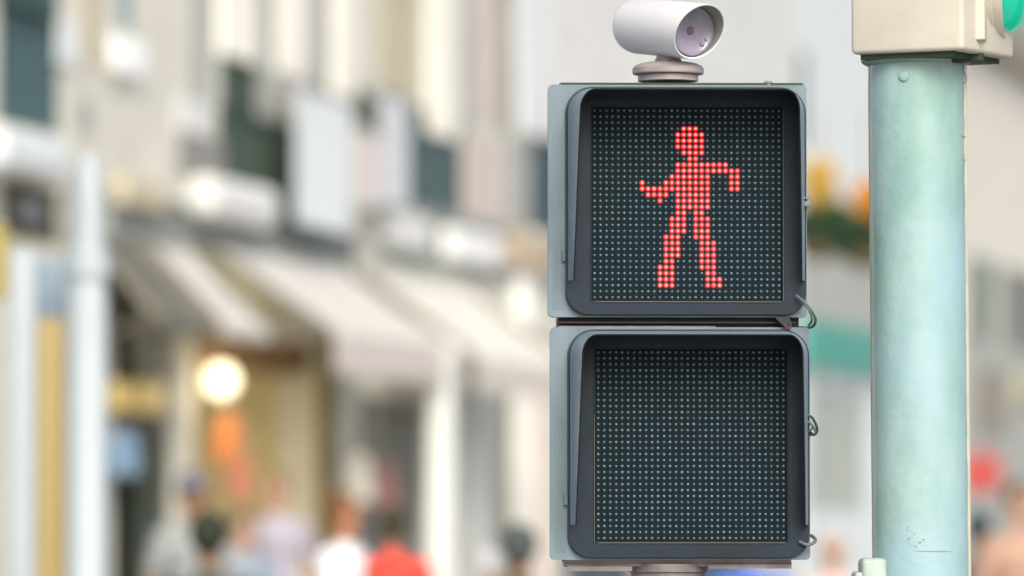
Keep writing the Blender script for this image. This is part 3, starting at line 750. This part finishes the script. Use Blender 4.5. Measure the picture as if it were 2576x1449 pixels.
# white banners
def banner(px0, y0, px1, y1, m, label, m2=None):
    px0 -= 13960*.26/fY(px0); px1 -= 13960*.26/fY(px1)
    a, b = fu(px0), fu(px1); xm = (px0+px1)/2; zt, zb_ = fz(xm, y0), fz(xm, y1)
    e = fempty('banner', a, label=label, cat='banner', group='pale banners hung on the front')
    bm = bmesh.new(); n_ = 10; L = b-a; P = []
    for i in range(n_+1):
        y = L*i/n_; o_ = 0.26+0.02*math.sin(i*1.3); P.append([bm.verts.new((o_, y, zt)), bm.verts.new((o_, y, zb_)), bm.verts.new((o_-.006, y, zb_)), bm.verts.new((o_-.006, y, zt))])
    for p, q in zip(P, P[1:]):
        for k in range(4): bm.faces.new((p[k], p[(k+1) % 4], q[(k+1) % 4], q[k]))
    bm.faces.new(P[0]); bm.faces.new(P[-1][::-1]); link('cloth', bm, m, e, True)
    bm = bmesh.new(); tube(bm, [(0.26, -.05, zt), (0.26, L+.05, zt)], 0.018, 8); tube(bm, [(0.0, L*.1, zt), (0.26, L*.1, zt)], 0.012, 6); tube(bm, [(0.0, L*.9, zt), (0.26, L*.9, zt)], 0.012, 6)
    link('rod', bm, F_trim, e, True)
banner(742, 236, 880, 574, W_bluew, 'broad bluish white banner hanging right of the dark green window')
banner(890, 326, 950, 522, mat('pinkish_banner', (0.62, 0.59, 0.57), .9), 'short pinkish banner hanging between the two bluish white ones')
banner(950, 238, 1022, 516, mat('grey_white_banner', (0.60, 0.64, 0.67), .9), 'narrow bluish white banner hanging beside the teal window')
# bright white lamp box on the upper wall
def plaque(name, cat, px0, y0, px1, y1, m, label, out=0.15, bev=0.03):
    px1 -= 13960*out/fY(px1)
    a, b = fu(px0), fu(px1); xm = (px0+px1)/2; zt, zb_ = fz(xm, y0), fz(xm, y1)
    e = fempty(name, a, label=label, cat=cat); bm = bmesh.new(); box(bm, .05, out, 0, b-a, zb_, zt, bev=bev, seg=4); link('face', bm, m, e, True)
    bm = bmesh.new(); box(bm, -.0, .05, (b-a)*.4, (b-a)*.6, (zb_+zt)/2-.05, (zb_+zt)/2+.05); link('bracket', bm, F_trim, e); return e
plaque('wall_sign', 'sign', 252, 98, 372, 192, mat('bright_white_enamel', (0.90, 0.93, 0.92), .4, emit=(1, 1, 1), estr=0.12), 'small bright white lit sign high on the cream wall', 0.10, .03)
plaque('wall_sign', 'sign', 255, 960, 420, 1040, mat('yellow_enamel', (0.80, 0.60, 0.20), .5), 'yellow rounded sign beside the white post', 0.10, .03)

# lamps in the shop
def shop_lamp(px, py, out, rad, label, strength):
    p = fpoint(px, py, out); z = at(px, py, p.y).z; 
    x = at(px, py, p.y).x
    e = empty('shop_lamp', (x, p.y, z), 0, label=label, cat='lamp')
    bm = bmesh.new(); ball(bm, (0, 0, 0), rad, 24, 16); link('bulb', bm, mat('lamp_glass', (1, .95, .8), .3, emit=(1.0, .88, .60), estr=strength), e, True)
    bm = bmesh.new(); tube(bm, [(0, 0, rad*.9), (0, 0, rad+.5)], .008, 6); link('cord', bm, M_dwire, e); return e
lampo = shop_lamp(556, 958, 0.05, 0.125, 'glowing round white lamp hanging in the shop opening', 1.5)
for k_, (dy_, pw_) in enumerate(((0.45, 22), (-0.6, 5))):
    ld = bpy.data.lights.new('lamp_light', 'POINT'); ld.energy = pw_; ld.color = (1.0, .82, .52); ld.shadow_soft_size = .08
    lo = bpy.data.objects.new('lamp_light', ld); COL.objects.link(lo); lo.parent = lampo; lo.location = (0.0, dy_, -0.1)

# merchandise hanging in the shop opening
def garment(px, ytop, ybot, Y, wtop, wbot, m, label, cat='dress'):
    t = at(px, ytop, Y); b = at(px, ybot, Y); h = t.z-b.z
    e = empty('hanging_garment', (t.x, Y, t.z), R(10), label=label, cat=cat, group='garments hanging in the shop front')
    bm = bmesh.new(); rows = []; n_ = 18
    for j in range(9):
        tt = j/8; w_ = (wtop*(0.75+.25*min(1, tt*6))+(wbot-wtop)*tt)/2; ring = []
        for k in range(n_):
            a = 2*math.pi*k/n_; r_ = 1+0.10*tt*math.sin(a*6+j*.3); ring.append(bm.verts.new((w_*math.cos(a)*r_, w_*.35*math.sin(a)*r_, -h*tt)))
        rows.append(ring)
    for a, b2_ in zip(rows, rows[1:]):
        for k in range(n_): bm.faces.new((a[k], a[(k+1) % n_], b2_[(k+1) % n_], b2_[k]))
    bm.faces.new(rows[0]); bm.faces.new(rows[-1][::-1]); link('cloth', bm, m, e, True)
    bm = bmesh.new(); tube(bm, [(-wtop*.4, 0, 0), (0, 0, .05), (wtop*.4, 0, 0)], .008, 6); tube(bm, [(0, 0, .05), (0, 0, .16), (.03, 0, .19), (.05, 0, .17)], .005, 6); link('hanger', bm, F_trim, e, True)
garment(572, 1046, 1160, 41.1, .16, .22, mat('orange_cloth', (0.60, 0.21, 0.06), .8), 'bright orange garment hanging below the round lamp')
garment(604, 1150, 1250, 40.9, .14, .18, mat('salmon_cloth', (0.45, 0.17, 0.10), .8), 'salmon garment hanging lower, right of the orange one')
garment(972, 1160, 1275, 45.0, .10, .20, mat('dusty_pink_cloth', (0.46, 0.24, 0.22), .8), 'dusty pink garment hanging by the grey shop window')
garment(308, 1085, 1195, 38.4, .20, .22, mat('blue_cloth', (0.15, 0.24, 0.35), .8), 'blue garment hanging below the yellow sign')
garment(905, 1140, 1262, 44.2, .16, .20, mat('white_cloth', (0.70, 0.72, 0.68), .8), 'pale garment hanging before the grey shop window')

# free-standing white pillar at the end of the broad awning
p = at(1112, 1310, 44.2)
e = empty('pillar', (p.x, 44.2, 0), FROT, label='slim white pillar at the right end of the broad awning', cat='pillar')
zt_ = at(1112, 872, 44.2).z
bm = bmesh.new(); box(bm, -.085, .085, -.085, .085, .25, zt_-.12); link('shaft', bm, W_bluew, e)
bm = bmesh.new(); box(bm, -.12, .12, -.12, .12, zt_-.12, zt_, bev=.02); link('capital', bm, W_white, e)
bm = bmesh.new(); box(bm, -.15, .15, -.15, .15, 0, .25, bev=.02); link('base', bm, W_white, e)

# white totem with yellow strip and white post at the left
TY = 21.0
p0, p1 = at(22, 1310, TY), at(164, 1310, TY); zt_ = at(90, 632, TY).z
M_wpaint = mat('white_paint', (0.43, 0.50, 0.53), .4, var=.04, vscale=3)
e = empty('information_totem', (p0.x, TY, 0), 0, label='white upright totem with a yellow strip, at the left edge', cat='totem')
Wt = p1.x-p0.x; zy = at(120, 802, TY).z; xs = 0.50*Wt
bm = bmesh.new(); box(bm, 0, xs, -.06, .06, .12, zt_, bev=.02, seg=3); link('panel', bm, M_wpaint, e, True)
bm = bmesh.new(); box(bm, xs+.002, Wt, -.04, .05, zy+.002, zt_-.03, bev=.006); o = link('upper_strip', bm, mat('pale_blue_panel', (0.24, 0.33, 0.40), .4), e, True)
bm = bmesh.new(); box(bm, xs+.002, Wt, -.04, .05, .12, zy, bev=.006); o = link('yellow_strip', bm, mat('yellow_panel', (0.46, 0.36, 0.13), .5), e, True)
bm = bmesh.new(); box(bm, -.06, Wt+.02, -.12, .12, 0, .12, bev=.01); link('base', bm, F_trim, e)
p = at(220, 1310, TY-.4)
e = empty('street_post', (p.x, TY-.4, 0), 0, label='round white street post right of the totem with a narrow collar', cat='post')
rp = 46*(TY-.4)/FPX; zt_ = at(220, 395, TY-.4).z; zc = at(220, 665, TY-.4).z
bm = bmesh.new(); lathe(bm, [(rp*1.3, 0), (rp*1.3, .3), (rp*1.08, .32), (rp*1.08, zc-.12), (rp*1.0, zc-.10), (rp*.8, zc+.16), (rp*.72, zt_-.05), (rp*.5, zt_), (0, zt_+.01)], 32); link('shaft', bm, M_wpaint, e, True)
bm = bmesh.new(); lathe(bm, [(rp*.9, zc-.06), (rp*1.2, zc-.05), (rp*1.25, zc), (rp*1.2, zc+.05), (rp*.8, zc+.06)], 32); link('collar', bm, M_wpaint, e, True)
# yellow box sign at the very left
p = at(2, 655, 24.0)
e = empty('street_sign', (p.x-.06, 24.0, 0), 0, label='slim yellow sign on a grey stem, cut by the left edge', cat='sign')
bm = bmesh.new(); box(bm, -.10, .09, -.03, .03, at(0, 752, 24).z, at(0, 565, 24).z, bev=.02); link('board', bm, mat('mustard_board', (0.36, 0.29, 0.07), .5), e)
bm = bmesh.new(); tube(bm, [(-.02, .05, 0), (-.02, .05, at(0, 752, 24).z+.1)], .03, 10); link('stem', bm, F_trim, e, True)

# flower baskets and round red sign to the right
def leaf_clump(bm, c, rad, n_, size, mi=0, squash=.8):
    for _ in range(n_):
        d = Vector((random.gauss(0, 1), random.gauss(0, 1), random.gauss(0, 1))).normalized()*rad*random.random()**.4; d.z *= squash
        p = Vector(c)+d; q = Vector((random.gauss(0, 1), random.gauss(0, 1), random.gauss(0, 1))).normalized(); u, v = frame_from(q); s_ = size*random.uniform(.6, 1.3)
        f = bm.faces.new([bm.verts.new(p+u*s_), bm.verts.new(p+v*s_*.5), bm.verts.new(p-u*s_), bm.verts.new(p-v*s_*.5)]); f.material_index = mi
M_leaf = mat('basket_leaves', (0.035, 0.10, 0.04), .6, var=.5, vscale=6); M_yel = mat('yellow_petals', (0.75, 0.52, 0.10), .6, var=.2, vscale=8); M_org = mat('orange_petals', (0.90, 0.42, 0.02), .6, var=.2, vscale=8)
def basket(px, ybl, yleaf, Y, mpet, label, r1=.17, lx_=0.0):
    c = at(px, ybl, Y); g = at(px+lx_, yleaf, Y)
    e = empty('flower_basket', (c.x, Y, g.z), 0, label=label, cat='flower basket', group='flower baskets beside the pole')
    bm = bmesh.new(); leaf_clump(bm, ((g.x-c.x), 0, 0), .36, 900, .06); link('foliage', bm, M_leaf, e)
    bm = bmesh.new(); leaf_clump(bm, (0, -.1, c.z-g.z), r1, 700, .05, squash=1.5); link('blossoms', bm, mpet, e)
    bm = bmesh.new(); lathe(bm, [(.05, -.36), (.18, -.3), (.24, -.1), (.22, -.1), (0, -.12)], 16); tube(bm, [(0, 0, -.1), (0, .02, 1.2)], .01, 6); link('pot', bm, F_wood, e, True)
    return e
basket(2058, 465, 570, 58.0, M_yel, 'flower basket with pale yellow blossoms just right of the signal', .19, 20)
basket(2184, 512, 590, 56.0, M_org, 'flower basket with orange blossoms just left of the turquoise pole', .16, -14)
p = at(2468, 1190, 58)
e = empty('hanging_sign', (p.x, 58, p.z), 0, label='round red hanging sign just right of the turquoise pole', cat='sign')
bm = bmesh.new(); lathe(bm, [(0, -.05), (.20, -.05), (.22, -.03), (.22, .03), (.20, .05), (0, .05)], 32, Matrix.Rotation(R(90), 4, 'X')); link('disc', bm, mat('red_enamel', (0.42, 0.05, 0.05), .4), e, True)
bm = bmesh.new(); tube(bm, [(0, 0, .2), (0, 0, .45), (-.5, 0, .5)], .015, 8); link('bracket', bm, F_trim, e)

# ------------------------------------------------------------------ people
def cap(bm, a, b, ra, rb, n_=12):
    a, b = Vector(a), Vector(b); tube(bm, [a, b], [ra, rb], n_); ball(bm, a, ra, n_, 8); ball(bm, b, rb, n_, 8)
def remeshed(bm, vox, name):
    me = bpy.data.meshes.new(name); bm.to_mesh(me); bm.free()
    o = bpy.data.objects.new(name, me); COL.objects.link(o)
    md = o.modifiers.new('r', 'REMESH'); md.mode = 'VOXEL'; md.voxel_size = vox; md.use_smooth_shade = True
    sm = o.modifiers.new('s', 'SMOOTH'); sm.iterations = 3; sm.factor = .5
    dg = bpy.context.evaluated_depsgraph_get(); ev = o.evaluated_get(dg); out = bpy.data.meshes.new_from_object(ev)
    bpy.data.objects.remove(o); bpy.data.meshes.remove(me); out.name = name
    return out
def joints(stride, sw):
    J = {}
    for s_ in (-1, 1):
        f = s_*stride
        J[s_] = dict(hip=(s_*.09, 0, .92), knee=(s_*.095, -.10*f-.02, .50), ankle=(s_*.10, -.20*f+.05*(1 if f < 0 else 0), .09+(.04 if f < 0 else 0)), toe=(s_*.12, -.20*f-.17, .035),
                     sh=(s_*.165, .01, 1.395), el=(s_*.235, .03+.10*f*sw, 1.15), wr=(s_*.235, -.07+.20*f*sw, .92))
    return J
def person_meshes(stride, sw, tagn):
    J = joints(stride, sw); b = bmesh.new()
    ball(b, (0, 0, .97), (.155, .105, .14)); ball(b, (0, 0, 1.13), (.130, .095, .16)); ball(b, (0, -.005, 1.31), (.165, .110, .17)); ball(b, (0, .01, 1.40), (.16, .075, .07))
    cap(b, (0, .015, 1.44), (0, 0, 1.55), .062, .054)
    ball(b, (0, .005, 1.665), (.074, .094, .108), 20, 14); ball(b, (0, -.03, 1.60), (.050, .055, .055)); cap(b, (0, -.088, 1.672), (0, -.106, 1.645), .010, .014, 8)
    for s_ in (-1, 1):
        j = J[s_]; ball(b, (s_*.076, .01, 1.655), (.012, .02, .032), 10, 8)
        cap(b, j['hip'], j['knee'], .088, .056); cap(b, j['knee'], j['ankle'], .055, .036); cap(b, j['ankle'], j['toe'], .036, .030)
        cap(b, j['sh'], j['el'], .056, .040); cap(b, j['el'], j['wr'], .040, .026)
        wv = Vector(j['wr']); palm = wv+Vector((0, -.03, -.07)); ball(b, (wv+palm)/2+Vector((0, 0, -.01)), (.019, .036, .05))
        for k in range(4):
            r0 = palm+Vector((0, -.028+.018*k, .0)); m1 = r0+Vector((-s_*.006, -.004, -.034)); m2 = m1+Vector((-s_*.016, 0, -.024-.004*(k in (1, 2))))
            cap(b, r0, m1, .0095, .009, 8); cap(b, m1, m2, .009, .008, 8)
        t0 = wv+Vector((0, -.035, -.03)); t1 = t0+Vector((-s_*.008, -.026, -.025)); t2 = t1+Vector((-s_*.010, -.004, -.026)); cap(b, t0, t1, .012, .010, 8); cap(b, t1, t2, .010, .009, 8)
    body = remeshed(b, .008, 'body'+tagn)
    b = bmesh.new()
    ball(b, (0, 0, .99), (.165, .12, .14)); ball(b, (0, 0, 1.13), (.148, .112, .17)); ball(b, (0, -.005, 1.31), (.180, .123, .17)); ball(b, (0, .01, 1.39), (.178, .085, .07)); cap(b, (0, .012, 1.42), (0, .01, 1.485), .085, .062)
    for s_ in (-1, 1):
        j = J[s_]; e_ = Vector(j['sh']).lerp(Vector(j['el']), .8); cap(b, j['sh'], e_, .070, .060)
    shirt = remeshed(b, .014, 'shirt'+tagn)
    b = bmesh.new(); ball(b, (0, 0, .93), (.165, .118, .11))
    for s_ in (-1, 1):
        j = J[s_]; cap(b, j['hip'], j['knee'], .100, .072); cap(b, j['knee'], Vector(j['ankle'])+Vector((0, 0, .02)), .070, .056)
    trou = remeshed(b, .014, 'trousers'+tagn)
    b = bmesh.new()
    for s_ in (-1, 1):
        j = J[s_]; cap(b, Vector(j['ankle'])+Vector((0, .02, -.03)), Vector(j['toe'])+Vector((0, -.01, .008)), .048, .040)
    shoe = remeshed(b, .010, 'shoes'+tagn)
    return body, shirt, trou, shoe
def hair_mesh(kind):
    b = bmesh.new()
    ball(b, (0, .024, 1.690), (.092, .102, .108), 20, 14)
    if kind == 'long': ball(b, (0, .05, 1.60), (.085, .062, .13)); 
    else: ball(b, (0, .055, 1.63), (.070, .050, .06))
    return remeshed(b, .010, 'hair_'+kind)
def cap_mesh():
    b = bmesh.new(); ball(b, (0, .012, 1.71), (.088, .104, .075), 20, 14); ball(b, (0, -.10, 1.70), (.07, .075, .012)); return remeshed(b, .008, 'cap')
SETS = [person_meshes(.9, 1.0, ''), person_meshes(0.15, .3, ''), person_meshes(-.8, .9, '')]
HAIR = {'short': hair_mesh('short'), 'long': hair_mesh('long')}; CAPM = cap_mesh()
def clone(me, m, name):
    d = me.copy(); d.name = name; d.materials.clear(); d.materials.append(m)
    for p_ in d.polygons: p_.use_smooth = True
    return d
def person(px, py, Y, rz, pose, skin, hair, shirt, trousers, label, hk='short', capc=None):
    hp = at(px, py, Y); sc = hp.z/1.665
    e = empty('person', (hp.x, Y, 0), R(rz), label=label, cat='person', group='pedestrians in the street'); e.scale = (max(sc, .93), max(sc, .93), sc)
    body, sh_, tr, so = SETS[pose]
    mk = lambda c, n_: mat('%s_%d_%d_%d' % (n_, c[0]*999, c[1]*999, c[2]*999), c, .7, var=.12, vscale=14)
    def add(nm, me, m):
        o = bpy.data.objects.new(nm, clone(me, m, nm)); COL.objects.link(o); o.parent = e; return o
    bo = add('body', body, mk(skin, 'skin'))
    add('shirt', sh_, mk(shirt, 'cloth')); add('trousers', tr, mk(trousers, 'cloth')); add('shoes', so, mk((.03, .03, .03), 'leather'))
    if hk: add('hair', HAIR[hk], mk(hair, 'hair'))
    if capc: add('cap', CAPM, mk(capc, 'cloth'))
    b = bmesh.new()
    for s_ in (-1, 1): ball(b, (s_*.030, -.083, 1.678), (.013, .008, .008), 10, 8)
    link('eyes', b, mk((.03, .02, .02), 'eye'), e, True)
    b = bmesh.new(); ball(b, (0, -.084, 1.612), (.024, .007, .006), 10, 6); link('mouth', b, mk((.35, .12, .10), 'lip'), e, True)
    return e
SK = (.52, .32, .22); SK2 = (.30, .17, .10); DK = (.03, .028, .018)
person(482, 1238, 34, 10, 1, SK2, DK, (.30, .33, .345), (.05, .06, .08), 'person in a light grey shirt and bluish cap below the lit shop', 'short', (.16, .18, .28))
person(526, 1350, 24, 175, 2, SK2, (.015, .025, .01), (.05, .09, .07), (.04, .05, .06), 'person seen from behind in a dark green top, in front of the capped one')
person(694, 1232, 41, -15, 0, SK, (.20, .12, .06), (.42, .40, .50), (.10, .12, .18), 'person in a pale lavender top below the lit shop', 'short')
person(612, 1330, 36, 20, 1, SK, (.10, .07, .04), (.26, .33, .40), (.05, .06, .08), 'person in a slate blue top between the capped person and the lavender-clad one')
person(868, 1292, 31, 60, 0, (.42, .20, .10), (.16, .07, .02), (.80, .84, .92), (.12, .14, .2), 'person in a bright white shirt with reddish brown hair, turned to the right', 'short')
person(988, 1322, 31, 178, 2, SK2, (.035, .03, .012), (.85, .05, .03), (.06, .06, .08), 'person with dark hair seen from behind in a vivid red top', 'short')
person(1308, 1378, 25, 170, 0, SK2, (.06, .08, .075), (.05, .10, .07), (.05, .05, .06), 'person with dark grey hair and dark green top just left of the signal')
person(1232, 1425, 32, 160, 1, SK, (.5, .52, .54), (.62, .66, .68), (.2, .2, .2), 'person with pale grey hair and light top beside the dark-haired one left of the signal')
person(1885, 1360, 31, 175, 2, SK, DK, (.05, .16, .62), (.05, .05, .08), 'person in a blue top mostly hidden behind the foot of the signal')
person(2095, 1385, 33, 5, 1, SK, (.45, .38, .36), (.72, .50, .46), (.1, .1, .12), 'person in a pale pink top between the signal and the pole')
person(2462, 1330, 34, 165, 0, SK2, (.03, .06, .07), (.05, .10, .12), (.04, .05, .06), 'person in a dark teal top just right of the pole')
person(2562, 1262, 33, 12, 1, SK, (.10, .08, .03), (.46, .29, .21), (.4, .38, .34), 'person in a peach top at the right edge')
